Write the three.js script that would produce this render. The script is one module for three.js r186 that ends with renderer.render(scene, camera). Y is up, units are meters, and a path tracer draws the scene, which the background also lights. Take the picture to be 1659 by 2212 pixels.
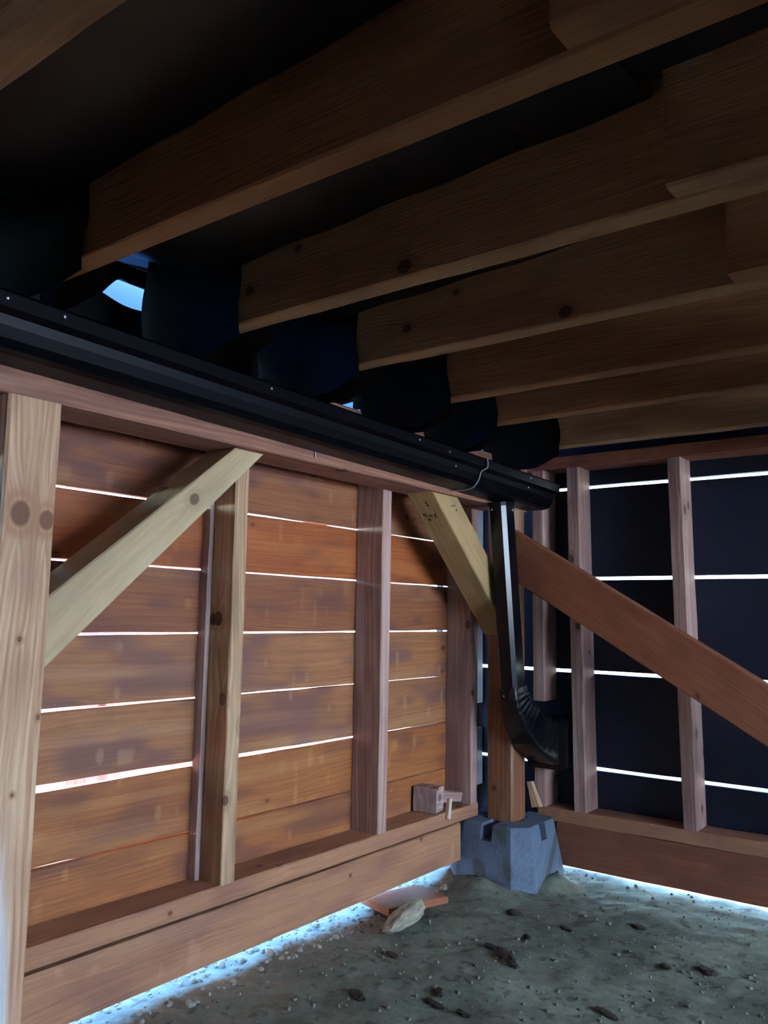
import * as THREE from 'three';
import { Sky } from 'three/addons/objects/Sky.js';
import { toCreasedNormals } from 'three/addons/utils/BufferGeometryUtils.js';
import { Brush, Evaluator, SUBTRACTION } from 'three-bvh-csg';

// ------------------------------------------------------------------ camera, sky, sun, exposure
const scene = new THREE.Scene();
const renderer = new THREE.WebGLRenderer();
renderer.toneMapping = THREE.LinearToneMapping;
renderer.toneMappingExposure = 1.45;
renderer.shadowMap.enabled = true;
const camera = new THREE.PerspectiveCamera(63.05, 1659 / 2212, 0.02, 200);
camera.rotation.order = 'YXZ';
camera.position.set(1.5325, 0.7615, 2.7627);
camera.rotation.set(0.1229, 0.6489, 0.0175);
scene.add(camera);

const SUN_DIR = new THREE.Vector3(-0.55, 0.8, -0.02).normalize();
const sky = new Sky();
sky.scale.setScalar(1000);
sky.material.uniforms.turbidity.value = 2.2;
sky.material.uniforms.rayleigh.value = 1.6;
sky.material.uniforms.mieCoefficient.value = 0.003;
sky.material.uniforms.mieDirectionalG.value = 0.75;
sky.material.uniforms.sunPosition.value.copy(SUN_DIR);
sky.material.uniforms.cloudCoverage.value = 0;
sky.name = 'sky';
scene.add(sky);
scene.environmentIntensity = 5;

const sun = new THREE.DirectionalLight(new THREE.Color(1.0, 0.975, 0.94), 85);
sun.name = 'sun';
sun.position.copy(SUN_DIR).multiplyScalar(12);
sun.target.position.set(1.5, 0, 1.5);
sun.castShadow = true;
sun.shadow.mapSize.set(2048, 2048);
Object.assign(sun.shadow.camera, { left: -6, right: 6, top: 6, bottom: -6, near: 1, far: 30 });
scene.add(sun, sun.target);

// ------------------------------------------------------------------ helpers
let seedState = 1;
function rng(seed) { let s = seed >>> 0; return () => { s = (s + 0x6d2b79f5) | 0; let t = Math.imul(s ^ (s >>> 15), 1 | s); t = (t + Math.imul(t ^ (t >>> 7), 61 | t)) ^ t; return ((t ^ (t >>> 14)) >>> 0) / 4294967296; }; }
function hash(ix, iy, s) { let h = Math.imul(ix, 374761393) + Math.imul(iy, 668265263) + Math.imul(s, 974634777); h = Math.imul(h ^ (h >>> 13), 1274126177); return ((h ^ (h >>> 16)) >>> 0) / 4294967296; }
const mod = (a, n) => ((a % n) + n) % n;
function vnoise(x, y, px, py, s) {               // periodic value noise, 0..1
  const ix = Math.floor(x), iy = Math.floor(y), fx = x - ix, fy = y - iy;
  const u = fx * fx * (3 - 2 * fx), v = fy * fy * (3 - 2 * fy);
  const x0 = mod(ix, px), x1 = mod(ix + 1, px), y0 = mod(iy, py), y1 = mod(iy + 1, py);
  const a = hash(x0, y0, s), b = hash(x1, y0, s), c = hash(x0, y1, s), d = hash(x1, y1, s);
  return (a + (b - a) * u) + ((c + (d - c) * u) - (a + (b - a) * u)) * v;
}
const lerp = (a, b, t) => a + (b - a) * t, clamp = (x, a = 0, b = 1) => Math.min(b, Math.max(a, x));
const smooth = (a, b, x) => { const t = clamp((x - a) / (b - a)); return t * t * (3 - 2 * t); };
const rgb = (hex) => { const n = parseInt(hex.slice(1), 16); return [n >> 16, (n >> 8) & 255, n & 255]; };

// a lumber texture: TL metres along the grain, TW metres across it
const TL = 2.4, TW = 0.4;
function woodTexture(seed, o) {
  const W = 2048, H = 512, data = new Uint8Array(W * H * 4), bump = new Uint8Array(W * H * 4), R = rng(seed);
  const knots = [];
  for (const k of o.knotList ?? []) knots.push(k);
  for (let i = 0; i < (o.knots ?? 16); i++) knots.push([R() * TL, R() * TW, (0.35 + R()) * (o.knotSize ?? 0.009), 0.5 + R() * 0.5]);
  const light = rgb(o.light), dark = rgb(o.dark), knot = rgb(o.knot ?? '#3a2013'), stain = rgb(o.stain ?? o.dark), pale = rgb(o.pale ?? o.light);
  for (let y = 0; y < H; y++) for (let x = 0; x < W; x++) {
    const u = x / W * TL, v = y / H * TW;
    let wob = (vnoise(u * 2.5, v * 20, 6, 8, seed) - 0.5) * 0.03 + (vnoise(u * 10, v * 40, 24, 16, seed + 1) - 0.5) * 0.004;
    let vv = v + wob, kd = 0, ring = 0;
    for (const k of knots) {
      let du = Math.abs(u - k[0]); if (du > TL / 2) du = TL - du; if (du > 0.16) continue;
      let dv = v - k[1]; if (dv > TW / 2) dv -= TW; if (dv < -TW / 2) dv += TW; if (Math.abs(dv) > 0.09) continue;
      const r = k[2], d = Math.hypot(du / 1.25, dv) / r;
      vv += Math.sign(dv) * r * 0.9 * Math.exp(-((du / (r * 4)) ** 2) - ((dv / (r * 2.2)) ** 2));
      kd = Math.max(kd, (1 - smooth(0.75, 1.15, d)) * k[3]);
      ring = Math.max(ring, Math.exp(-(((d - 1.5) / 0.45) ** 2)) * k[3] * 0.7);
    }
    const grain = vnoise(u * 5, vv * 260, 12, 104, seed + 2), fine = vnoise(u * 30, vv * 900, 72, 360, seed + 3), late = Math.abs(Math.sin(vv * (o.rings ?? 260) + vnoise(u * 3, vv * 12, 7, 5, seed + 9) * 5));
    const blotch = vnoise(u * 5, v * 15, 12, 6, seed + 4) * 0.6 + vnoise(u * 14, v * 35, 34, 14, seed + 5) * 0.4;
    const streak = smooth(0.62, 0.86, vnoise(u * 1.6, vv * 32, 4, 13, seed + 6));
    let t = clamp(0.5 + (grain - 0.5) * 0.8 * (o.grain ?? 1) + (fine - 0.5) * 0.35 + (late - 0.6) * 0.35 * (o.grain ?? 1) + (blotch - 0.5) * 0.55);
    const stainAmt = smooth(0.5, 0.8, blotch) * (o.stainAmt ?? 0.35), paleAmt = streak * (o.paleAmt ?? 0.3);
    const feather = smooth(0.7, 0.9, vnoise(u * 42, v * 22, 101, 9, seed + 7)) * smooth(0.5, 0.75, vnoise(u * 8, v * 22, 19, 9, seed + 8)) * (o.drip ?? 0);
    const i = (y * W + x) * 4;
    for (let c = 0; c < 3; c++) {
      let q = lerp(light[c], dark[c], t * 0.85);
      q = lerp(q, stain[c], stainAmt); q = lerp(q, pale[c], paleAmt); q = lerp(q, pale[c], feather * 0.7); q = lerp(q, dark[c], ring * 0.8); q = lerp(q, knot[c], kd * 0.85);
      data[i + c] = clamp(q, 0, 255);
    }
    data[i + 3] = 255;
    const b = clamp(0.6 - (grain - 0.5) * 0.5 - (fine - 0.5) * 0.35 - kd * 0.3) * 255; bump[i] = bump[i + 1] = bump[i + 2] = b; bump[i + 3] = 255;
  }
  const mk = (d, srgb) => { const t = new THREE.DataTexture(d, W, H); t.wrapS = t.wrapT = THREE.RepeatWrapping; t.magFilter = THREE.LinearFilter; t.minFilter = THREE.LinearMipmapLinearFilter; t.generateMipmaps = true; if (srgb) t.colorSpace = THREE.SRGBColorSpace; t.needsUpdate = true; return t; };
  return { map: mk(data, true), bump: mk(bump, false) };
}
const wood = {};
function woodMaterials(name, seed, o, tints = ['#ffffff']) {
  const t = woodTexture(seed, o);
  wood[name] = tints.map((c) => new THREE.MeshStandardMaterial({ map: t.map, bumpMap: t.bump, bumpScale: 0.0012, color: new THREE.Color(c), roughness: o.rough ?? 0.72, metalness: 0 }));
}
woodMaterials('plank', 11, { light: '#b07a4c', dark: '#834f32', stain: '#774f46', pale: '#cdb08c', stainAmt: 0.75, paleAmt: 0.2, grain: 0.55, drip: 0.4, knots: 14, knotSize: 0.006, rough: 0.66 }, ['#ffffff', '#e2cfcb', '#ffcb98', '#e0ccc8', '#ffeac6']);
woodMaterials('stud', 23, { light: '#c9b0a4', dark: '#947770', stain: '#86696a', pale: '#ddd2d0', stainAmt: 0.45, paleAmt: 0.4, knots: 13, knotSize: 0.011 }, ['#ffffff', '#f4e2da', '#e6d6d0', '#fff1c4']);
woodMaterials('post', 37, { light: '#d6b390', dark: '#a0704e', stain: '#a57a68', pale: '#eef0f0', stainAmt: 0.35, paleAmt: 0.8, knots: 7, knotSize: 0.006, knot: '#6a4028', knotList: [[0.821, 0.112, 0.0165, 0.95], [0.815, 0.156, 0.013, 0.95], [0.511, 0.164, 0.004, 1], [0.63, 0.125, 0.004, 1], [0.40, 0.13, 0.003, 1]] }, ['#ffffff', '#b39684']);
woodMaterials('brace', 41, { light: '#c9b38c', dark: '#a58a62', stain: '#9d8a6c', pale: '#d8cba4', stainAmt: 0.4, paleAmt: 0.25, grain: 0.35, knots: 8, knotSize: 0.009 }, ['#ffffff', '#efe4cf']);
woodMaterials('joist', 53, { light: '#a98058', dark: '#7f5b3b', stain: '#6e4c33', pale: '#b8966c', stainAmt: 0.3, paleAmt: 0.15, grain: 0.4, knots: 9, knotSize: 0.012, knot: '#3b1d10', rough: 0.8 }, ['#ffffff', '#f0dcc8', '#e6d4c2']);
woodMaterials('knottyJoist', 59, { light: '#a98058', dark: '#7f5b3b', stain: '#6e4c33', pale: '#b8966c', stainAmt: 0.3, paleAmt: 0.15, grain: 0.4, knots: 3, knotSize: 0.004, knot: '#3b1d10', rough: 0.8, knotList: [[0.353, 0.347, 0.0085, 1], [0.671, 0.383, 0.0105, 1], [0.461, 0.302, 0.006, 0.8]] });
woodMaterials('redwood', 67, { light: '#b5835f', dark: '#8a5f48', stain: '#86594c', pale: '#cfa684', stainAmt: 0.4, paleAmt: 0.2, grain: 0.5, knots: 9, knotSize: 0.007, drip: 0.35 }, ['#ffffff', '#e3c4b4', '#d0b6b4']);
const W = wood;
const beamMat = W.stud[0].clone(); beamMat.color.set('#d3ab92');
const redBrace = W.redwood[0].clone(); redBrace.color.set('#dcb8a2');
const tex = (w, h, f, srgb = true) => {
  const d = new Uint8Array(w * h * 4);
  for (let y = 0; y < h; y++) for (let x = 0; x < w; x++) { const c = f(x / w, y / h), i = (y * w + x) * 4; d[i] = clamp(c[0], 0, 255); d[i + 1] = clamp(c[1], 0, 255); d[i + 2] = clamp(c[2], 0, 255); d[i + 3] = 255; }
  const t = new THREE.DataTexture(d, w, h); t.wrapS = t.wrapT = THREE.RepeatWrapping; t.magFilter = THREE.LinearFilter; t.minFilter = THREE.LinearMipmapLinearFilter; t.generateMipmaps = true; if (srgb) t.colorSpace = THREE.SRGBColorSpace; t.needsUpdate = true; return t;
};
const std = (o) => new THREE.MeshStandardMaterial(o);
// dark stained boards of the right wall
const blackBoardTex = tex(1024, 256, (u, v) => { const g = vnoise(u * 12, v * 120, 12, 120, 5), b = vnoise(u * 20, v * 8, 20, 8, 6); const k = 0.75 + 0.35 * g + 0.25 * (b - 0.5); return [8 * k, 21 * k, 46 * k]; });
const blackBoard = std({ map: blackBoardTex, roughness: 0.62 });
const paint = new THREE.MeshPhysicalMaterial({ color: '#02030a', roughness: 0.4, metalness: 0, specularIntensity: 0.28 });
const gloss = new THREE.MeshPhysicalMaterial({ color: '#04060c', roughness: 0.24, metalness: 0, specularIntensity: 1 });
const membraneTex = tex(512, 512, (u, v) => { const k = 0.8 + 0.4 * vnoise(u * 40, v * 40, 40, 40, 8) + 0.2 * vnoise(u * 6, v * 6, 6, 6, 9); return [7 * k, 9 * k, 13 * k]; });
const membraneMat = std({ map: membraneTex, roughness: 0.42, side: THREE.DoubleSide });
const steel = std({ color: '#c9ccd2', roughness: 0.35, metalness: 0.9 });
const sealant = std({ color: '#8d9499', roughness: 0.6 });
const dirtTex = tex(1024, 1024, (u, v) => {
  const a = vnoise(u * 6, v * 6, 6, 6, 31), b = vnoise(u * 22, v * 22, 22, 22, 32), c = vnoise(u * 90, v * 90, 90, 90, 33), d = vnoise(u * 300, v * 300, 300, 300, 34);
  const pit = smooth(0.7, 0.82, vnoise(u * 60, v * 60, 60, 60, 35) * 0.7 + vnoise(u * 160, v * 160, 160, 160, 36) * 0.3), k = 0.66 + 0.34 * a + 0.22 * b + 0.2 * c + 0.18 * d;
  const g = [92, 98, 85], p = [48, 48, 42];
  return g.map((q, i) => lerp(q, p[i], pit * 0.5) * k);
});
dirtTex.repeat.set(1, 1);
const dirt = std({ map: dirtTex, roughness: 0.95 });
const gravelMat = std({ color: '#8d8a80', roughness: 0.95 });
const concreteTex = tex(512, 512, (u, v) => { const k = 0.8 + 0.18 * vnoise(u * 9, v * 9, 9, 9, 51) + 0.14 * vnoise(u * 60, v * 60, 60, 60, 52) + 0.14 * vnoise(u * 200, v * 200, 200, 200, 53), m = smooth(0.6, 0.8, vnoise(u * 7, v * 7, 7, 7, 54)); return [lerp(92, 76, m) * k, lerp(106, 86, m) * k, lerp(122, 90, m) * k]; });
const concrete = std({ map: concreteTex, roughness: 0.92, bumpMap: concreteTex, bumpScale: 0.002 });

const used = {};
function numbered(n) { if (!(n in used)) { used[n] = 0; return n; } used[n]++; return n + '_' + String(used[n]).padStart(3, '0'); }
function fin(m) { m.castShadow = true; m.receiveShadow = true; return m; }
function tag(o, label, category, group) { o.userData.label = label; if (category) o.userData.category = category; if (group) o.userData.group = group; return o; }
function base(name, label, category, [x, y, z] = [0, 0, 0], group) { const g = new THREE.Group(); g.name = numbered(name); g.position.set(x, y, z); scene.add(g); return tag(g, label, category, group); }
function part(name, geo, mat, parent) { const m = fin(new THREE.Mesh(geo, mat)); m.name = name; parent.add(m); return m; }
function struct(name) { const g = new THREE.Group(); g.name = name; g.userData.kind = 'structure'; scene.add(g); return g; }
// give geometry in world coordinates; the mesh is placed at its base
function solo(name, geo, mat, label, category, group) {
  geo.computeBoundingBox(); const b = geo.boundingBox.clone(), c = b.getCenter(new THREE.Vector3());
  geo.translate(-c.x, -b.min.y, -c.z);
  const m = fin(new THREE.Mesh(geo, mat)); m.name = numbered(name); m.position.set(c.x, b.min.y, c.z); scene.add(m); return tag(m, label, category, group);
}
// Lumber with chamfered, slightly wavy edges. Axis from a to b, `w` along the side vector, `t` along axis x side. topOff/botOff: [atA, atB] shifts of the +w and -w edges.
function lumber(a, b, side, w, t, o = {}) {
  const A = new THREE.Vector3(...a), B = new THREE.Vector3(...b), X = B.clone().sub(A), L = X.length(); X.normalize();
  const S = new THREE.Vector3(...side); S.addScaledVector(X, -S.dot(X)).normalize(); const T = X.clone().cross(S).normalize();
  const seed = o.seed ?? (seedState += 17), R = rng(seed), c = o.chamfer ?? 0.0025, n = o.segments ?? Math.max(2, Math.round(L / 0.09)), wave = o.wave ?? 0.0007;
  const uo = o.u ?? R() * 2.4, vo = o.v ?? R() * 0.4, pos = [], uv = [], idx = [];
  const top = o.topOff ?? [0, 0], bot = o.botOff ?? [0, 0], hw = w / 2, ht = t / 2;
  const cutA = o.cutA ?? 0, cutB = o.cutB ?? 0;                          // slanted ends: shift along the axis per metre of w
  const ring = (f, i) => {
    const y1 = hw + lerp(top[0], top[1], f), y0 = -hw + lerp(bot[0], bot[1], f), p = [[y0 + c, -ht], [y1 - c, -ht], [y1, -ht + c], [y1, ht - c], [y1 - c, ht], [y0 + c, ht], [y0, ht - c], [y0, -ht + c]];
    return p.map(([q, r], k) => [q + (hash(i, k, seed) - 0.5) * wave * 2, r + (hash(i, k + 9, seed) - 0.5) * wave * 2]);
  };
  let perim = [0]; { const p = ring(0, 0); for (let k = 0; k < 8; k++) { const q = p[(k + 1) % 8]; perim.push(perim[k] + Math.hypot(q[0] - p[k][0], q[1] - p[k][1])); } }
  const P = (f, [q, r]) => { const along = f * L + lerp(cutA, cutB, f) * q; return A.clone().addScaledVector(X, along).addScaledVector(S, q).addScaledVector(T, r); };
  const rings = []; for (let i = 0; i <= n; i++) rings.push(ring(i / n, i));
  for (let k = 0; k < 8; k++) {
    const k2 = (k + 1) % 8, s = pos.length / 3;
    for (let i = 0; i <= n; i++) {
      const f = i / n;
      for (const [kk, pv] of [[k, perim[k]], [k2, perim[k + 1]]]) { const p = P(f, rings[i][kk]); pos.push(p.x, p.y, p.z); uv.push((uo + f * L) / TL, (vo + pv) / TW); }
    }
    for (let i = 0; i < n; i++) { const q = s + i * 2; idx.push(q, q + 1, q + 3, q, q + 3, q + 2); }
  }
  for (const [f, i, flip] of [[0, 0, 0], [1, n, 1]]) {
    const s = pos.length / 3;
    for (let k = 0; k < 8; k++) { const p = P(f, rings[i][k]); pos.push(p.x, p.y, p.z); uv.push((uo + rings[i][k][0] * 3) / TL, (vo + rings[i][k][1] * 0.7) / TW); }
    for (let k = 1; k < 7; k++) flip ? idx.push(s, s + k + 1, s + k) : idx.push(s, s + k, s + k + 1);
  }
  const g = new THREE.BufferGeometry(); g.setAttribute('position', new THREE.Float32BufferAttribute(pos, 3)); g.setAttribute('uv', new THREE.Float32BufferAttribute(uv, 2)); g.setIndex(idx);
  // outward check
  g.computeVertexNormals(); const p0 = new THREE.Vector3().fromBufferAttribute(g.attributes.position, 0), n0 = new THREE.Vector3().fromBufferAttribute(g.attributes.normal, 0), mid = A.clone().add(B).multiplyScalar(0.5);
  if (n0.dot(p0.sub(mid).addScaledVector(X, -p0.dot(X))) < 0) { const q = g.index.array; for (let i = 0; i < q.length; i += 3) { const tmp = q[i + 1]; q[i + 1] = q[i + 2]; q[i + 2] = tmp; } g.computeVertexNormals(); }
  return g;
}
const box = (x0, x1, y0, y1, z0, z1) => { const g = new THREE.BoxGeometry(x1 - x0, y1 - y0, z1 - z0); g.translate((x0 + x1) / 2, (y0 + y1) / 2, (z0 + z1) / 2); return g; };
// upright stick occupying x0..x1, z0..z1
const upright = (x0, x1, y0, y1, z0, z1, o = {}) => lumber([(x0 + x1) / 2 + (o.leanX ?? 0), y0, (z0 + z1) / 2 + (o.leanZ ?? 0)], [(x0 + x1) / 2 + (o.topX ?? 0), y1, (z0 + z1) / 2 + (o.topZ ?? 0)], [1, 0, 0], x1 - x0, z1 - z0, o);
// flat polygon (points in the plane of axes i, j) extruded along axis k from k0 to k1
function slab(points, plane, k0, k1, bevel = 0.002, holes = []) {
  const s = new THREE.Shape(points.map((p) => new THREE.Vector2(...p)));
  for (const h of holes) s.holes.push(new THREE.Path(new THREE.SplineCurve([...h, h[0]].map((p) => new THREE.Vector2(...p))).getPoints(h.length * 5)));
  const g = new THREE.ExtrudeGeometry(s, { depth: k1 - k0 - 2 * bevel, bevelEnabled: bevel > 0, bevelThickness: bevel, bevelSize: bevel, bevelOffset: -bevel, bevelSegments: 1 });
  g.translate(0, 0, k0 + bevel);
  const m = new THREE.Matrix4();
  if (plane === 'zy') m.makeBasis(new THREE.Vector3(0, 0, 1), new THREE.Vector3(0, 1, 0), new THREE.Vector3(1, 0, 0));     // local x -> z, y -> y, z -> x (mirrors)
  if (plane === 'xy') m.identity();
  if (plane === 'xz') m.makeBasis(new THREE.Vector3(1, 0, 0), new THREE.Vector3(0, 0, 1), new THREE.Vector3(0, 1, 0));
  g.applyMatrix4(m);
  if (m.determinant() < 0) { const p = g.attributes.position.array, t = g.attributes.uv.array; for (let i = 0; i < p.length; i += 9) for (let c = 0; c < 3; c++) { const q = p[i + 3 + c]; p[i + 3 + c] = p[i + 6 + c]; p[i + 6 + c] = q; } for (let i = 0; i < t.length; i += 6) for (let c = 0; c < 2; c++) { const q = t[i + 2 + c]; t[i + 2 + c] = t[i + 4 + c]; t[i + 4 + c] = q; } g.computeVertexNormals(); }
  return g;
}
function tube(points, r, seg = 40, rad = 8) { return new THREE.TubeGeometry(new THREE.CatmullRomCurve3(points.map((p) => new THREE.Vector3(...p))), seg, r, rad, false); }
function screwAt(parent, [x, y, z], dir, r = 0.003, mat = steel) { const g = new THREE.SphereGeometry(r, 10, 6, 0, Math.PI * 2, 0, Math.PI / 2); g.scale(1, 0.6, 1); const q = new THREE.Quaternion().setFromUnitVectors(new THREE.Vector3(0, 1, 0), new THREE.Vector3(...dir).normalize()); g.applyQuaternion(q); g.translate(x - parent.position.x, y - parent.position.y, z - parent.position.z); return part('screw', g, mat, parent); }

// ------------------------------------------------------------------ ground and floor
const bumpAt = (x, z) => {
  const n = (f, s) => vnoise(x * f + 50, z * f + 50, 4096, 4096, s) - 0.5;
  let y = n(2.2, 71) * 0.018 + n(7, 72) * 0.012 + n(24, 73) * 0.006 + n(70, 74) * 0.003;
  const d = Math.hypot(x - 0.279, z - 0.48); y += 0.036 * Math.exp(-(((d - 0.15) / 0.05) ** 2)) * (0.55 + n(14, 75)) * smooth(0.36, 0.46, z);
  return y;
};
{
  const x0 = -0.25, x1 = 3.3, z0 = -0.2, z1 = 4.5, nx = 320, nz = 420, g = new THREE.PlaneGeometry(x1 - x0, z1 - z0, nx, nz);
  g.rotateX(-Math.PI / 2); g.translate((x0 + x1) / 2, 0, (z0 + z1) / 2);
  const p = g.attributes.position, uv = g.attributes.uv;
  for (let i = 0; i < p.count; i++) { const x = p.getX(i), z = p.getZ(i), e = Math.min(1, Math.min(x - x0, x1 - x, z - z0, z1 - z) / 0.1); p.setY(i, bumpAt(x, z) * e); uv.setXY(i, x / 1.3, z / 1.3); }
  g.computeVertexNormals();
  const f = struct('floor'); part('soil', g, dirt, f);
  const big = new THREE.PlaneGeometry(60, 60, 8, 8); big.rotateX(-Math.PI / 2); big.translate(1.5, -0.03, 1.5);
  const q = big.attributes.position, t2 = big.attributes.uv; for (let i = 0; i < q.count; i++) t2.setXY(i, q.getX(i) / 1.3, q.getZ(i) / 1.3);
  const gr = struct('ground'); part('soil', big, dirt, gr);
}

// ------------------------------------------------------------------ left wall: horizontal planks with daylight gaps
const XP = 0.121, XS = 0.21, YS = 0.2117;
{
  const wl = struct('wall_left'), zA = 0.52, zB = 3.1;
  const gapY = (k) => 0.990 - k * 0.1368, half = [[0.0015, 0.0032], [0.0018, 0.003], [0.0018, 0.0036], [0.001, 0.0055], [0.0008, 0.0125], [0.0012, 0.003], [0.0015, 0.002]];  // half gap at the corner end and at the near end
  const tone = [1, 1, 2, 3, 0, 0, 4, 4, 4];  // last entries: warm light painted into the lower planks as a yellow tint
  for (let k = -2; k < 7; k++) {
    const top = k < -1 ? 1.2405 : k < 0 ? 1.131 : gapY(k), bot = k === 6 ? 0.07 : k < -1 ? 1.133 : gapY(k + 1);
    const ht = k < 0 ? [0, 0] : half[k], hb = k === 6 || k < -1 ? [0, 0] : half[k + 1];
    part('plank', lumber([XP - 0.0095, (top + bot) / 2, zA], [XP - 0.0095, (top + bot) / 2, zB], [0, 1, 0], top - bot, 0.019, { topOff: [-ht[0], -ht[1]], botOff: [hb[0], hb[1]], seed: 300 + k * 7, chamfer: 0.0012, wave: 0.0008 }), W.plank[tone[k + 2]], wl);
  }
}
{
  const cb = base('corner_board', 'narrow pale grey corner board showing in the slit between end stud and corner post', 'corner board', [0.09, 0, 0.42]);
  const pale = std({ color: '#c3ccd4', roughness: 0.8 }), loc = (g) => g.translate(-0.09, 0, -0.42);
  part('upper_piece', loc(upright(0.074, 0.094, 0.48, 1.13, 0.304, 0.525, { seed: 61 })), pale, cb);
  part('lower_piece', loc(upright(0.074, 0.094, 0.22, 0.40, 0.304, 0.525, { seed: 62 })), pale, cb);
  part('dark_filler', loc(upright(0.050, 0.072, 0.02, 1.30, 0.296, 0.524, { seed: 63 })), blackBoard, cb);
}
// ------------------------------------------------------------------ right wall: dark boards with wide gaps
const ZB = 0.294, ZF = 0.383;
{
  const wr = struct('wall_right'), xA = 0.05, xB = 3.3, h = (k) => 1.1734 - k * 0.2874, hg = 0.005;
  for (let k = -1; k < 4; k++) {
    const top = k < 0 ? 1.43 : h(k) - hg, bot = k === 3 ? 0.05 : h(k + 1) + hg;
    part('board', lumber([xA, (top + bot) / 2, ZB - 0.01], [xB, (top + bot) / 2, ZB - 0.01], [0, 1, 0], top - bot, 0.02, { seed: 500 + k, chamfer: 0.0015, wave: 0.0009 }), blackBoard, wr);
  }
}
const leanR = { topX: -0.006, leanX: 0.008 };
solo('top_plate', lumber([0.30, 1.245, ZF - 0.0445], [3.28, 1.245, ZF - 0.0445], [0, 1, 0], 0.038, 0.089, { seed: 21 }), W.redwood[1], 'reddish brown timber top plate lying across the stud tops of the dark right wall', 'timber plate');
solo('sill_plate', lumber([0.333, 0.178, ZF - 0.0445], [3.28, 0.178, ZF - 0.0445], [0, 1, 0], 0.038, 0.089, { seed: 22 }), W.redwood[0], 'reddish brown bottom plate under the studs of the dark right wall', 'timber plate');
solo('rim_board', lumber([0.395, 0.098, ZF - 0.019], [3.28, 0.098, ZF - 0.019], [0, 1, 0], 0.121, 0.038, { seed: 23 }), W.redwood[2], 'purplish brown skirt board above the bright slot of daylight at the floor on the right', 'timber board');
solo('sill_plate', lumber([XP + 0.0445, YS - 0.019, 0.53], [XP + 0.0445, YS - 0.019, 3.08], [0, 1, 0], 0.038, 0.089, { seed: 24 }), W.redwood[0], 'golden brown bottom plate under the studs of the left plank wall, offcuts lying on it', 'timber plate');
solo('rim_board', lumber([XS - 0.021, 0.1185, 0.624], [XS - 0.021, 0.1185, 3.08], [0, 1, 0], 0.107, 0.038, { seed: 25, topOff: [-0.003, -0.007] }), W.redwood[0], 'wide golden brown skirt board below the dark crack along the left plank wall', 'timber board');

// ------------------------------------------------------------------ studs
solo('top_plate', lumber([XP + 0.0445, 1.219, 0.53], [XP + 0.0445, 1.219, 3.08], [0, 1, 0], 0.038, 0.088, { seed: 26 }), W.redwood[1], 'top plate of the left plank wall, mostly hidden behind the long beam', 'timber plate');
solo('wall_stud', upright(XP, XS, YS, 1.20, 1.506, 1.544, { seed: 31 }), W.stud[3], 'pale yellowish stud on the left wall, its top behind the stout diagonal brace', 'stud');
solo('batten_strip', upright(XP, 0.146, YS, 1.20, 1.546, 1.557, { seed: 32, chamfer: 0.001 }), W.stud[0], 'thin pale batten strip nailed against the planks beside the yellowish stud', 'batten');
solo('wall_stud', upright(XP, XS, YS, 1.20, 0.984, 1.022, { seed: 33, v: 0.1 }), W.stud[1], 'pinkish knotty stud in the middle of the left plank wall between two bays', 'stud');
solo('wall_stud', upright(XP, XS, YS, 1.20, 0.534, 0.572, { seed: 34 }), W.stud[2], 'dusty pink end stud of the left wall beside the corner slit', 'stud');
solo('wall_stud', upright(0.318, 0.356, 0.508, 1.226, ZB, ZF, { seed: 35 }), W.stud[1], 'pinkish stud on the right wall sawn off above the black drain elbow', 'stud');
solo('wall_stud', upright(0.322, 0.358, 0.197, 0.309, ZB, ZF, { seed: 36 }), W.stud[1], 'short stump of stud standing on the right bottom plate below the drain elbow', 'stud');
solo('wall_stud', upright(0.442, 0.480, 0.197, 1.226, ZB, ZF, { seed: 37, ...leanR }), W.stud[2], 'full-height dusty grey stud on the right wall nearest the black drain elbow', 'stud');
solo('wall_stud', upright(0.760, 0.798, 0.197, 1.226, ZB, ZF, { seed: 38, topX: -0.012, leanX: 0.008 }), W.stud[2], 'rightmost stud of the dark right wall, crossed low down by the diagonal brace', 'stud');

// ------------------------------------------------------------------ posts, beam, braces
const PX1 = 0.32;
solo('support_post', upright(PX1 - 0.089, PX1, 0.055, 1.09, 2.0276, 2.1166, { seed: 41, u: -0.03, v: 0, topZ: 0, segments: 14, chamfer: 0.004 }), W.post[0], 'big pale streaky square post with two round knots at the left edge of the view', 'post');
solo('support_post', upright(PX1 - 0.084, PX1, 0.1665, 1.09, 0.438, 0.522, { seed: 42, chamfer: 0.004 }), W.post[1], 'reddish corner post standing on the notched concrete pier behind the downspout', 'post');
{
  const b = base('beam', 'long pinkish brown timber beam on top of the posts below the black gutter', 'beam', [0.27, 1.09, 1.6]);
  part('timber', lumber([-0.004, 0.075, -1.18], [-0.004, 0.075, 1.48], [0, 1, 0], 0.15, 0.108, { seed: 43, chamfer: 0.003 }), beamMat, b);
  for (const [y, z] of [[1.117, 1.014], [1.115, 0.755], [1.119, 0.90], [1.112, 1.42]]) { const g = new THREE.CylinderGeometry(0.0016, 0.0016, 0.024, 6); g.translate(PX1 + 0.002 - 0.27, y - 1.09, z - 1.6); part('nail', g, steel, b); }
}
{
  const b = base('beam', 'second timber beam under the lapped joist ends, above and right of the camera', 'beam', [1.51, 1.09, 1.6]);
  part('timber', lumber([0, 0.075, -1.18], [0, 0.075, 1.48], [0, 1, 0], 0.15, 0.1, { seed: 243, chamfer: 0.003 }), W.redwood[1], b);
}
solo('support_post', upright(1.503, 1.588, 0.0, 1.09, 0.438, 0.522, { seed: 143, chamfer: 0.004 }), W.post[1], 'timber post at the low end of the plank brace, right of the view', 'post');
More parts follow.
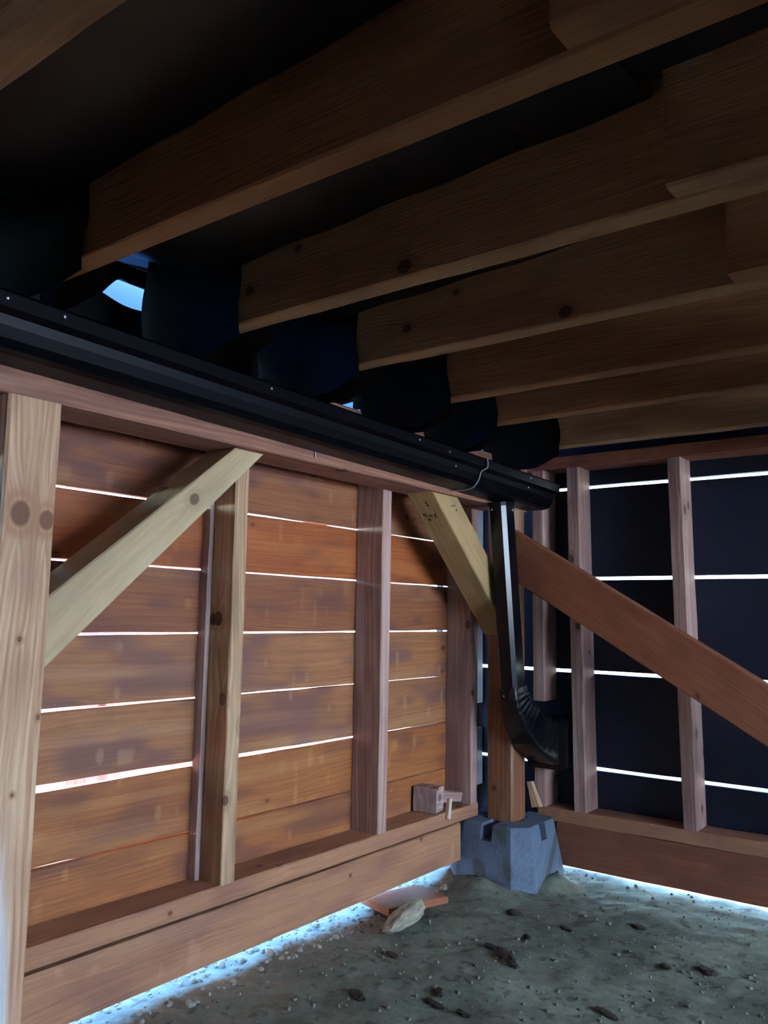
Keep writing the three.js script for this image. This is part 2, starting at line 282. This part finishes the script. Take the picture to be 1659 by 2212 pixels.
function braceUV(g, dir) { const p = g.attributes.position, uv = g.attributes.uv, d = new THREE.Vector3(...dir).normalize(), n = g.attributes.normal; const e = new THREE.Vector3(0.3, 0.8, 0.5).addScaledVector(d, -d.dot(new THREE.Vector3(0.3, 0.8, 0.5))).normalize(), v = new THREE.Vector3(); for (let i = 0; i < p.count; i++) { v.fromBufferAttribute(p, i); uv.setXY(i, v.dot(d) / TL, v.dot(e) / TW); } return g; }
{
  const b = base('diagonal_brace', 'stout tan diagonal brace rising from the left post to the beam over the plank wall', 'brace', [0.256, 0.66, 1.8]);
  const g = braceUV(slab([[1.632, 1.0895], [1.553, 1.0895], [2.027, 0.660], [2.027, 0.776]], 'zy', 0.212, 0.301, 0.003), [0, -0.67, 0.74]); g.translate(-0.256, -0.66, -1.8); part('timber', g, W.brace[0], b);
}
{
  const b = base('diagonal_brace', 'tan diagonal brace with nail heads falling from the beam to the corner post', 'brace', [0.268, 0.7, 0.73]);
  const g = braceUV(slab([[0.939, 1.0895], [0.812, 1.0895], [0.523, 0.824], [0.523, 0.708]], 'zy', 0.225, 0.31, 0.003), [0, 0.67, 0.74]); g.translate(-0.268, -0.7, -0.73); part('timber', g, W.brace[1], b);
  const R = rng(5), rust = std({ color: '#5d4a38', roughness: 0.6, metalness: 0.5 });
  for (let i = 0; i < 7; i++) { const t = 0.02 + R() * 0.05; screwAt(b, [0.245 + R() * 0.045, 1.0895 - t, 0.9393 - t * 1.09], [0, -0.73, 0.68], 0.004, rust); }
  for (let i = 0; i < 3; i++) screwAt(b, [0.3105, 1.07 - R() * 0.02, 0.845 - i * 0.012], [1, 0, 0], 0.0028, rust);
}
solo('diagonal_brace', lumber([0.322, 0.951, 0.503], [1.50, 0.247, 0.503], [0, 1, 0], 0.132, 0.038, { seed: 46, v: 0.02, chamfer: 0.003, cutA: -0.598, cutB: -0.598 }), redBrace, 'wide reddish brown plank brace falling to the right across the studs of the dark wall', 'brace');

// ------------------------------------------------------------------ joists and lapped joists
const JZ = [2.404, 2.1077, 1.8003, 1.5086, 1.198, 0.9367, 0.5806], YJ = 1.241, JH = 0.184, JX0 = 0.302;
const jl = ['nearest ceiling joist crossing the dark top left corner of the view', 'second ceiling joist from the camera, spanning the dark upper middle of the view', 'third ceiling joist from the camera, a big knot near its lower edge', 'fourth ceiling joist from the camera, marked by two round dark knots', 'fifth ceiling joist from the camera, ending above the gutter joint', 'sixth ceiling joist from the camera, over the gutter end', 'farthest ceiling joist, running just in front of the right wall top plate'];
JZ.forEach((z, i) => {
  solo('ceiling_joist', lumber([JX0, YJ + JH / 2, z + 0.019], [1.5, YJ + JH / 2, z + 0.019], [0, 1, 0], JH, 0.038, { seed: 600 + i * 13, chamfer: 0.003, wave: 0.0009, ...(i === 3 ? { u: 0, v: 0 } : i === 2 ? { u: 0.113, v: 0 } : {}) }), i === 3 || i === 2 ? W.knottyJoist[0] : W.joist[i % 3], jl[i], 'joist');
});
const ll = ['lapped joist end beside the nearest joist, out in the dark top right', 'lapped joist beside the second joist, its end near the top edge', 'lapped joist beside the third joist, its sawn end in the dark at right', 'lapped joist beside the fourth joist, its sawn end at the right edge'];
[[1, 1.255], [2, 1.247], [3, 1.236]].forEach(([i, x], k) => {
  solo('lapped_joist', lumber([x, YJ + JH / 2, JZ[i] + 0.058], [2.9, YJ + JH / 2, JZ[i] + 0.058], [0, 1, 0], JH, 0.038, { seed: 700 + i * 11, chamfer: 0.003 }), W.joist[(i + 1) % 3], ll[k + 1], 'joist');
});
// deck boards over the joists
{
  const c = struct('ceiling');
  for (let x = 0.12, i = 0; x < 3.25; x += 0.145, i++) part('deck_board', lumber([x + 0.07, YJ + JH + 0.0135, 0.25], [x + 0.07, YJ + JH + 0.0135, 3.1], [1, 0, 0], 0.143, 0.027, { seed: 800 + i, segments: 3 }), W.joist[2], c);
}
// ------------------------------------------------------------------ black drainage membrane between the joists
function grid(nu, nv, f) { const pos = [], uv = [], idx = []; for (let i = 0; i <= nu; i++) for (let j = 0; j <= nv; j++) { const p = f(i / nu, j / nv); pos.push(...p); uv.push(p[0] * 2 + p[1], p[2] * 2 + p[1]); } for (let i = 0; i < nu; i++) for (let j = 0; j < nv; j++) { const a = i * (nv + 1) + j, b = a + nv + 1; idx.push(a, b, b + 1, a, b + 1, a + 1); } const g = new THREE.BufferGeometry(); g.setAttribute('position', new THREE.Float32BufferAttribute(pos, 3)); g.setAttribute('uv', new THREE.Float32BufferAttribute(uv, 2)); g.setIndex(idx); g.computeVertexNormals(); return g; }
const yLip = (z) => 1.169 + (z - 0.43) * 0.0205;
const flapX = [0, 0.555, 0.53, 0.548, 0.558, 0.53, 0.531];
const mlab = ['nearest black membrane sheet, hanging in the dark bay at the top left', 'black membrane sheet over the curved glint of the added blue strip', 'black membrane sheet and flap with a small jagged glint of the added blue strip', 'black membrane sheet with the pale lit flap above the middle of the gutter', 'black membrane sheet with the dark flap above the gutter joint', 'black membrane sheet with the last flap, ending above the gutter end'];
for (let i = 0; i < 6; i++) {
  const zn = JZ[i] - 0.002, zf = JZ[i + 1] + 0.040, m = base('drainage_membrane', mlab[i], 'membrane', [0.4, 1.34, (zn + zf) / 2]);
  const o = m.position, loc = (g) => g.translate(-o.x, -o.y, -o.z);
  const ym = (x) => 1.343 + 0.045 * (x - 0.5) + 0.066 * smooth(0.46, 0.29, x);
  const sheet = (xa, xb, n, off) => grid(n, 14, (u, v) => { const x = lerp(xa, xb, u), z = lerp(zf + off, zn, v); return [x, ym(x) - 0.014 * Math.sin(Math.PI * v) + 0.002 * Math.sin(x * 31 + i), z]; });
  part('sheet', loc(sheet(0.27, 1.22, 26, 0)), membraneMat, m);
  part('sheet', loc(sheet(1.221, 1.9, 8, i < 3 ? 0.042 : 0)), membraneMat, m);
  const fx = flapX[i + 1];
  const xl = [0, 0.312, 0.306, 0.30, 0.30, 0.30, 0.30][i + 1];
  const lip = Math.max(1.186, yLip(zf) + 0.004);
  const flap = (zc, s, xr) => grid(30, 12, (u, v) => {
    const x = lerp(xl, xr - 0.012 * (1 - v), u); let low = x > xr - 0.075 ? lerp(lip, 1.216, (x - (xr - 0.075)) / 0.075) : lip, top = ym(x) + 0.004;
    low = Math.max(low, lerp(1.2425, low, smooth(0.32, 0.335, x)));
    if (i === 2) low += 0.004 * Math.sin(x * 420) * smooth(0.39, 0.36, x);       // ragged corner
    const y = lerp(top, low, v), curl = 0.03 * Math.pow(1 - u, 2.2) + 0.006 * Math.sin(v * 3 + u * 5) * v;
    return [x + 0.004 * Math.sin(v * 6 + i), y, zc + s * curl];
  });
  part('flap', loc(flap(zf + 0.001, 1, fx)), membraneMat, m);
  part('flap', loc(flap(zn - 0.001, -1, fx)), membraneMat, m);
}

{
  const c = base('added_curtain', 'added black curtain closing the joist ends, holes shaped for the daylight glints', 'membrane', [0.2, 1.2425, 1.4]);  // curtain added to block light, its holes follow the glint outlines
  const holes = [[[1.89, 1.352], [1.856, 1.389], [1.826, 1.388], [1.794, 1.39], [1.767, 1.392], [1.767, 1.375], [1.769, 1.35], [1.807, 1.342], [1.847, 1.342]],
    [[1.462, 1.352], [1.404, 1.376], [1.39, 1.391], [1.362, 1.39], [1.35, 1.38], [1.385, 1.36], [1.423, 1.348]],
    [[1.195, 1.284], [1.13, 1.312], [1.128, 1.332], [1.095, 1.352], [1.098, 1.378], [1.076, 1.371], [1.035, 1.373], [1.045, 1.334], [1.005, 1.29], [1.037, 1.29], [1.074, 1.306], [1.116, 1.286], [1.14, 1.278]],
    [[2.10, 1.345], [2.09, 1.37], [2.055, 1.39], [2.045, 1.37], [2.06, 1.345]]];
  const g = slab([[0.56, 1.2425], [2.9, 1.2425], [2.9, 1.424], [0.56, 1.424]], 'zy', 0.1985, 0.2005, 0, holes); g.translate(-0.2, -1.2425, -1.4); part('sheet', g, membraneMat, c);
}
{
  const t = base('added_tarpaulin', 'blue tarpaulin strip put outside the joist ends to imitate blue daylight in small gaps', 'added_tarpaulin', [0.085, 1.2, 1.4]);  // added sheet: its blue stands in for sky glints behind the curtain holes
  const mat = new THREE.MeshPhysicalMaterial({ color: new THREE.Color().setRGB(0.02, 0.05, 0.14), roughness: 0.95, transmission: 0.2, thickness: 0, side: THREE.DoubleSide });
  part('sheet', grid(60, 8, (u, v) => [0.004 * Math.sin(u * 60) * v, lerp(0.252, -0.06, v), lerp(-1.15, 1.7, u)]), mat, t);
}
{
  const m = base('drainage_membrane', 'black membrane sheet in the darkest bay above the nearest joist, at the top left corner', 'membrane', [0.4, 1.34, 2.56]);
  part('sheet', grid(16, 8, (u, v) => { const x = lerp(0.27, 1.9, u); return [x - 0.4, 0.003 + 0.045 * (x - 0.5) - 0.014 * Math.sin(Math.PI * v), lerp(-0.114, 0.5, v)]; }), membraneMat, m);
}
// ------------------------------------------------------------------ gutter
function gutterRun(z0, z1, grow, n = 24) {
  const out = [[0, 0.012], [0, -0.075], [0.055, -0.075], [0.07, -0.071], [0.082, -0.06], [0.089, -0.044], [0.092, -0.03], [0.1, -0.027], [0.108, -0.024], [0.109, -0.004], [0.107, 0], [0.097, 0.001], [0.096, -0.006]];
  const inn = out.slice().reverse().map(([x, y], i, a) => { const k = 0.0016; return [x + (x < 0.01 ? k : -k * 0.9), y + (y < -0.05 ? k : 0)]; });
  const ring = [...out.map(([x, y]) => [x + (x > 0.01 ? grow : 0), y - (y < -0.02 ? grow : 0)]), ...inn], pos = [], idx = [], N = ring.length;
  for (let k = 0; k < N; k++) { const k2 = (k + 1) % N, s = pos.length / 3; for (let i = 0; i <= n; i++) { const z = lerp(z0, z1, i / n); for (const q of [ring[k], ring[k2]]) pos.push(0.3225 + q[0], yLip(z) + q[1], z); } for (let i = 0; i < n; i++) { const q = s + i * 2; idx.push(q, q + 1, q + 3, q, q + 3, q + 2); } }
  const g = new THREE.BufferGeometry(); g.setAttribute('position', new THREE.Float32BufferAttribute(pos, 3)); g.setIndex(idx); g.computeVertexNormals();
  g.setAttribute('uv', new THREE.Float32BufferAttribute(new Float32Array(pos.length / 3 * 2), 2)); return g;
}
{
  const g = base('rain_gutter', 'long glossy black rain gutter fixed along the room side of the beam', 'gutter', [0.375, 1.09, 1.6]), o = g.position, loc = (q) => q.translate(-o.x, -o.y, -o.z);
  part('trough', loc(gutterRun(0.83, 3.08, 0)), paint, g);
  part('end_section', loc(gutterRun(0.43, 0.86, 0.0018, 10)), paint, g);
  const cap = slab([[0, 0.012], [0, -0.077], [0.055, -0.077], [0.072, -0.073], [0.084, -0.062], [0.091, -0.045], [0.094, -0.03], [0.11, -0.025], [0.111, 0.001], [0.06, 0.002]].map(([x, y]) => [0.3225 + x, yLip(0.43) + y]), 'xy', 0.424, 0.431, 0.0015); part('end_cap', loc(cap), paint, g);
  part('seam_bead', loc(tube([[0.432, yLip(0.86) + 0.001, 0.862], [0.433, yLip(0.86) - 0.024, 0.864], [0.417, yLip(0.86) - 0.034, 0.868], [0.412, yLip(0.86) - 0.055, 0.872], [0.393, yLip(0.86) - 0.074, 0.87], [0.35, yLip(0.86) - 0.0785, 0.866], [0.326, yLip(0.86) - 0.078, 0.866]], 0.0022, 40, 6)), sealant, g);
  for (const [z, dy] of [[1.178, -0.012], [1.047, -0.016], [0.615, -0.012], [1.67, -0.012], [2.102, -0.012], [2.19, -0.013]]) screwAt(g, [0.4325, yLip(z) + dy, z], [1, 0, 0], 0.003);
  for (const [z, dy, dx] of [[0.60, -0.036, 0.0925], [0.99, -0.04, 0.09]]) screwAt(g, [0.3245 + dx, yLip(z) + dy, z], [1, -0.2, 0], 0.0028);
  for (const z of [0.62, 1.2, 1.75, 2.3]) part('hanger_strap', loc(box(0.323, 0.43, yLip(z) - 0.003, yLip(z) - 0.001, z - 0.012, z + 0.012)), paint, g);
}
// ------------------------------------------------------------------ downspout and elbow
function sweepRect(path, sizes, corner = 0.008, per = 3, deep = 1) {     // rounded-rectangle section (a across x, b across the bend) along a path in space
  const pos = [], idx = [], n = path.length, sec = [];
  for (const [sx, sy, a0] of [[1, 1, 0], [-1, 1, 1], [-1, -1, 2], [1, -1, 3]]) for (let k = 0; k <= per; k++) { const t = (a0 + k / per) * Math.PI / 2; sec.push([sx, sy, Math.cos(t), Math.sin(t)]); }
  const pts = path.map((p) => new THREE.Vector3(...p));
  for (let i = 0; i < n; i++) {
    const T = pts[Math.min(n - 1, i + 1)].clone().sub(pts[Math.max(0, i - 1)]).normalize(), X = new THREE.Vector3(1, 0, 0); X.addScaledVector(T, -X.dot(T)).normalize(); const Y = T.clone().cross(X).normalize(), [a, b] = sizes[i], c = Math.min(corner + (sizes[i][2] ?? 0), a / 2, b / 2);
    for (const [sx, sy, cx, cy] of sec) { const p = pts[i].clone().addScaledVector(X, sx * (a / 2 - c) + cx * c).addScaledVector(Y, sy * (b / 2 - c * deep) + cy * c * deep); pos.push(p.x, p.y, p.z); }
  }
  const N = sec.length; for (let i = 0; i < n - 1; i++) for (let k = 0; k < N; k++) { const a = i * N + k, b = i * N + (k + 1) % N; idx.push(a, b, b + N, a, b + N, a + N); }
  for (const [s, f] of [[0, 1], [(n - 1) * N, 0]]) for (let k = 1; k < N - 1; k++) f ? idx.push(s, s + k + 1, s + k) : idx.push(s, s + k, s + k + 1);
  let g = new THREE.BufferGeometry(); g.setAttribute('position', new THREE.Float32BufferAttribute(pos, 3)); g.setIndex(idx); g = toCreasedNormals(g, 0.35); g.setAttribute('uv', new THREE.Float32BufferAttribute(new Float32Array(g.attributes.position.count * 2), 2)); return g;
}
{
  const d = base('downspout', 'glossy black rectangular downspout dropping from the gutter and bending through the right wall', 'downspout', [0.36, 0.4, 0.55]), o = d.position, loc = (q) => q.translate(-o.x, -o.y, -o.z);
  part('pipe', loc(sweepRect([[0.350, 1.0935, 0.642], [0.350, 1.08, 0.640], [0.349, 0.545, 0.568]], [[0.056, 0.07], [0.056, 0.07], [0.056, 0.07]], 0.0095, 1, 1.3)), gloss, d);
  part('outlet', loc(sweepRect([[0.350, 1.0938, 0.6425], [0.350, 1.083, 0.641]], [[0.062, 0.076], [0.06, 0.074]], 0.011, 1)), gloss, d);
  const path = [], sz = []; for (let i = 0; i <= 30; i++) { const t = i / 30, a = t * 1.2; path.push([0.349 + 0.026 * t, 0.56 - 0.15 * Math.sin(a) / Math.sin(1.2) - 0.022 * t, 0.57 - 0.17 * (1 - Math.cos(a)) / (1 - Math.cos(1.2))]); const rib = i > 1 && i < 27 && i % 2 ? -0.0025 : 0; sz.push([0.06 + 0.042 * t + rib, 0.075 + 0.055 * t + rib]); }
  part('elbow', loc(sweepRect(path, sz, 0.011)), gloss, d);
  part('outlet_sleeve', loc(sweepRect([[0.377, 0.390, 0.412], [0.377, 0.388, 0.37], [0.377, 0.386, 0.30]], [[0.124, 0.152], [0.128, 0.152], [0.128, 0.152]], 0.014)), gloss, d);
  screwAt(d, [0.338, 1.068, 0.6748], [0, 0, 1], 0.0032); screwAt(d, [0.3785, 1.07, 0.625], [1, 0, 0], 0.0032); screwAt(d, [0.34, 0.537, 0.607], [0, 0.1, 1], 0.003); screwAt(d, [0.436, 0.43, 0.395], [1, 0.2, 0], 0.0032); screwAt(d, [0.436, 0.37, 0.39], [1, 0.1, 0], 0.003); screwAt(d, [0.40, 0.355, 0.43], [0.3, 0, 1], 0.003);
}
// ------------------------------------------------------------------ concrete pier blocks
const ev = new Evaluator(); ev.useGroups = false;
function pierGeometry() {
  const H = 0.172, rings = [[0.14, 0.05, 0], [0.14, 0.05, 0.03], [0.116, 0.04, H - 0.006], [0.112, 0.037, H]], pos = [], idx = [];
  const oct = (h, c) => [[h, h - c], [h - c, h], [-h + c, h], [-h, h - c], [-h, -h + c], [-h + c, -h], [h - c, -h], [h, -h + c]];
  const P = (r) => oct(r[0], r[1]).map(([x, z]) => [x, r[2], z]);
  const tri = (a, b, c) => { idx.push(pos.length / 3, pos.length / 3 + 1, pos.length / 3 + 2); pos.push(...a, ...b, ...c); };
  for (let i = 0; i < rings.length - 1; i++) { const A = P(rings[i]), B = P(rings[i + 1]); for (let k = 0; k < 8; k++) { const q = (k + 1) % 8; tri(A[k], B[k], B[q]); tri(A[k], B[q], A[q]); } }
  const T = P(rings[3]), D = P(rings[0]); for (let k = 1; k < 7; k++) { tri(T[0], T[k + 1], T[k]); tri(D[0], D[k], D[k + 1]); }
  const g = new THREE.BufferGeometry(); g.setAttribute('position', new THREE.Float32BufferAttribute(pos, 3)); g.setAttribute('uv', new THREE.Float32BufferAttribute(new Float32Array(pos.length / 3 * 2), 2)); g.setIndex(idx); g.computeVertexNormals();
  let b = new Brush(g); b.updateMatrixWorld();
  for (const c of [box(-0.2, 0.2, H - 0.045, H + 0.05, -0.018, 0.018), box(-0.018, 0.018, H - 0.045, H + 0.05, -0.2, 0.2), box(-0.05, 0.05, H - 0.006, H + 0.05, -0.048, 0.048)]) { const k = new Brush(c); k.updateMatrixWorld(); b = ev.evaluate(b, k, SUBTRACTION); b.updateMatrixWorld(); }
  const r = b.geometry.toNonIndexed(), p = r.attributes.position; r.computeVertexNormals();
  const uv = new Float32Array(p.count * 2); for (let i = 0; i < p.count; i++) { uv[2 * i] = (p.getX(i) + p.getY(i) * 0.3) * 3; uv[2 * i + 1] = (p.getZ(i) + p.getY(i)) * 3; }
  r.setAttribute('uv', new THREE.BufferAttribute(uv, 2)); for (const k of Object.keys(r.attributes)) if (!['position', 'normal', 'uv'].includes(k)) r.deleteAttribute(k); return r;
}
const pierG = pierGeometry();
for (const [x, z, label] of [[0.279, 0.48, 'grey notched concrete pier block under the reddish corner post'], [0.2755, 2.072, 'dark concrete pier block under the left post at the bottom left edge']]) { const m = fin(new THREE.Mesh(pierG, concrete)); m.name = numbered('pier_block'); m.position.set(x, z > 1 ? -0.111 : 0, z); scene.add(m); tag(m, label, 'pier block'); }

// ------------------------------------------------------------------ the sides behind the camera
{
  const wb = struct('wall_back');
  for (let k = 0; k < 9; k++) part('plank', lumber([0.1, 0.1 + k * 0.152, 3.1], [3.35, 0.1 + k * 0.152, 3.1], [0, 1, 0], 0.15, 0.02, { seed: 900 + k, segments: 3 }), blackBoard, wb);
  const wf = struct('wall_front');
  for (const y of [0.08, 0.232, 0.384, 1.19, 1.342]) part('plank', lumber([3.3, y, 0.28], [3.3, y, 3.1], [0, 1, 0], 0.15, 0.02, { seed: 920 + Math.round(y * 100), segments: 3 }), blackBoard, wf);
  for (const y of [0.536, 0.688, 0.84, 0.992, 1.06]) part('plank', lumber([3.3, y, 2.1], [3.3, y, 3.1], [0, 1, 0], 0.15, 0.02, { seed: 930 + Math.round(y * 100), segments: 3 }), blackBoard, wf);
}
// ------------------------------------------------------------------ fence outside, and walls added for bounced sun and bright slits
const render_ = std({ color: '#cfd6de', roughness: 0.9 });
{
  const h = base('added_house', 'pale rendered house put in to bounce sunlight through the open side', 'added_house', [4.6, 0, 1.5]);  // unseen reflector, added to throw sunlight onto the left wall
  part('wall', box(-0.15, 0.15, 0, 2.4, -4, 4).translate(0, -0.03, 0), render_, h);
  const whitewash = std({ color: '#a3a19b', roughness: 0.9 });
  const fb = base('garden_fence', 'weathered board fence outside, seen through the slits of the left plank wall', 'fence', [-0.6, 0, 1.5]), R = rng(77);
  for (let z = -1.9, i = 0; z < 4.6; i++) { const w = 0.08 + R() * 0.08; part('fence_board', lumber([0, -0.02, z + w / 2], [0, 0.95 + R() * 0.05, z + w / 2], [0, 0, 1], w - 0.001, 0.02, { seed: 950 + i, segments: 3, chamfer: 0.0005, wave: 0.0002 }), [W.stud[0], whitewash, W.post[0], W.brace[0], whitewash, W.stud[2]][Math.floor(R() * 6)], fb); z += w; }
  const o = base('added_outbuilding', 'pale outbuilding put in to make the slits of the right wall bright', 'added_outbuilding', [-0.5, 0, -4]);  // added sunlit wall, so the upper slits show white instead of sky
  const w = box(-5, 5, 0, 2.8, -0.15, 0.15); w.rotateY(-Math.PI / 4); part('wall', w, std({ color: '#948b7c', roughness: 0.9 }), o);
}
// ------------------------------------------------------------------ offcuts and litter
solo('timber_offcut', lumber([0.166, 0.2475, 0.748], [0.158, 0.2475, 0.70], [0, 1, 0], 0.068, 0.072, { seed: 91, segments: 2, u: 0.2 }), W.stud[0], 'short pinkish timber block standing on the left bottom plate in the corner bay', 'offcut');
solo('timber_offcut', lumber([0.152, 0.248, 0.692], [0.165, 0.232, 0.578], [0, 1, 0], 0.03, 0.04, { seed: 92, segments: 3, wave: 0.002 }), W.stud[2], 'splintered reddish offcut lying behind the block against the end stud', 'offcut');
solo('wood_splinter', lumber([0.215, 0.195, 0.705], [0.207, 0.246, 0.682], [0, 0, 1], 0.014, 0.012, { seed: 93, segments: 2 }), W.post[0], 'pale wood splinter hanging over the front edge of the left bottom plate', 'splinter');
solo('wood_splinter', lumber([0.346, 0.2, 0.418], [0.332, 0.272, 0.412], [1, 0, 0], 0.036, 0.02, { seed: 94, segments: 3, topOff: [0, -0.02], botOff: [0.006, 0] }), W.post[0], 'pale broken wood wedge beside the foot of the corner post', 'splinter');
solo('board_offcut', lumber([0.16, 0.016, 0.965], [0.215, 0.012, 0.775], [1, 0, 0.35], 0.125, 0.018, { seed: 95, segments: 2 }), W.redwood[1], 'flat brown board offcut on the soil below the left skirt board', 'offcut');
function lump(seed, sx, sy, sz, rough = 0.25, detail = 4) {
  const g = new THREE.IcosahedronGeometry(1, detail), p = g.attributes.position, v = new THREE.Vector3();
  for (let i = 0; i < p.count; i++) { v.fromBufferAttribute(p, i); const n = vnoise(v.x * 1.6 + 9, v.y * 1.6 + v.z * 1.3 + 9, 512, 512, seed) - 0.5 + 0.4 * (vnoise(v.x * 5 + 9, v.z * 5 + v.y * 4 + 9, 512, 512, seed + 1) - 0.5); v.multiplyScalar(1 + n * rough * 2); p.setXYZ(i, v.x * sx, v.y * sy, v.z * sz); }
  g.computeVertexNormals(); return g;
}
const stoneTex = tex(256, 256, (u, v) => { const k = 0.75 + 0.35 * vnoise(u * 12, v * 12, 12, 12, 61) + 0.2 * vnoise(u * 60, v * 60, 60, 60, 62); return [150 * k, 146 * k, 126 * k]; });
const stoneMat = std({ map: stoneTex, roughness: 0.95 });
solo('stone_chunk', lump(7, 0.032, 0.024, 0.095).rotateY(0.15).translate(0.275, 0.024, 0.99), stoneMat, 'pale elongated stone chunk on the soil in front of the brown board offcut', 'stone');
// dark bark chips scattered on the soil
{
  const barkTex = tex(128, 128, (u, v) => { const k = 0.5 + vnoise(u * 10, v * 40, 10, 40, 81); return [58 * k, 52 * k, 46 * k]; }), bark = std({ map: barkTex, roughness: 0.95 });
  const lab = ['dark bark chip near the bottom edge, leftmost of all the bark chips', 'small dark bark chip at the upper left tip of the largest chip', 'largest dark bark chip, lying on the bare soil in front of the pier', 'smallest dark bark chip, between the largest chip and the bottom edge', 'dark bark chip on the soil halfway between the pier and the largest chip', 'long dark bark chip near the bottom edge, just right of the leftmost chip', 'dark bark chip farthest toward the lower right of the soil', 'dark bark chip at the bottom edge, straight below the largest chip',
    'dark bark chip lying nearest the front corner of the pier block', 'dark bark chip at the right edge of the view, on bluish soil', 'small dark bark chip just left of the one at the right edge', 'dark bark chip right of the pier front corner, on bluish soil', 'dark bark chip nearest the bright slot of daylight on the right', 'dark bark chip on the soil below the pale stone chunk'];
  const R = rng(99);
  [[0.432, 1.375, 0.05], [0.51, 0.978, 0.03], [0.585, 1.02, 0.085], [0.55, 1.252, 0.028], [0.551, 0.872, 0.03], [0.565, 1.292, 0.045], [0.837, 1.094, 0.04], [0.628, 1.29, 0.025], [0.443, 0.74, 0.035], [0.943, 0.784, 0.035], [0.863, 0.819, 0.025], [0.60, 0.76, 0.04], [0.74, 0.64, 0.035], [0.36, 1.16, 0.03]].forEach(([x, z, L], i) => {
    const g = lump(200 + i * 3, L * 0.55, 0.003 + L * 0.03, L * (0.16 + R() * 0.14), 0.55, 4); g.rotateZ((R() - 0.5) * 0.2); g.rotateY(-0.5 + (R() - 0.5) * 0.9); g.translate(x, bumpAt(x, z) + 0.004, z);
    solo('bark_chip', g, bark, lab[i], 'bark chip', 'bark chips scattered on the soil');
  });
}
// loose gravel along the daylight slot under the left wall, and crumbs of soil
{
  const R = rng(123), m = new THREE.Matrix4(), q = new THREE.Quaternion(), e = new THREE.Euler();
  const make = (name, label, mat, n, pos, size) => {
    const im = new THREE.InstancedMesh(lump(31, 1, 0.7, 0.85, 0.25, 1), mat, n); im.name = name; im.castShadow = im.receiveShadow = true;
    for (let i = 0; i < n; i++) { const [x, z] = pos(), s = size(); e.set(R() * 6, R() * 6, R() * 6); q.setFromEuler(e); m.compose(new THREE.Vector3(x, bumpAt(x, z) + s * 0.25, z), q, new THREE.Vector3(s, s, s)); im.setMatrixAt(i, m); }
    im.userData.kind = 'stuff'; im.userData.label = label; scene.add(im);
  };
  make('gravel', 'loose pale gravel along the daylight slot under the left skirt board', gravelMat, 420, () => [0.06 + R() * 0.14, 0.65 + R() * 1.6], () => 0.003 + R() * R() * 0.011);
  make('soil_crumbs', 'small crumbs of soil scattered over the floor', dirt, 900, () => [0.2 + R() * 1.1, 0.3 + R() * 1.3], () => 0.0015 + R() * R() * 0.006);
}

renderer.render(scene, camera);
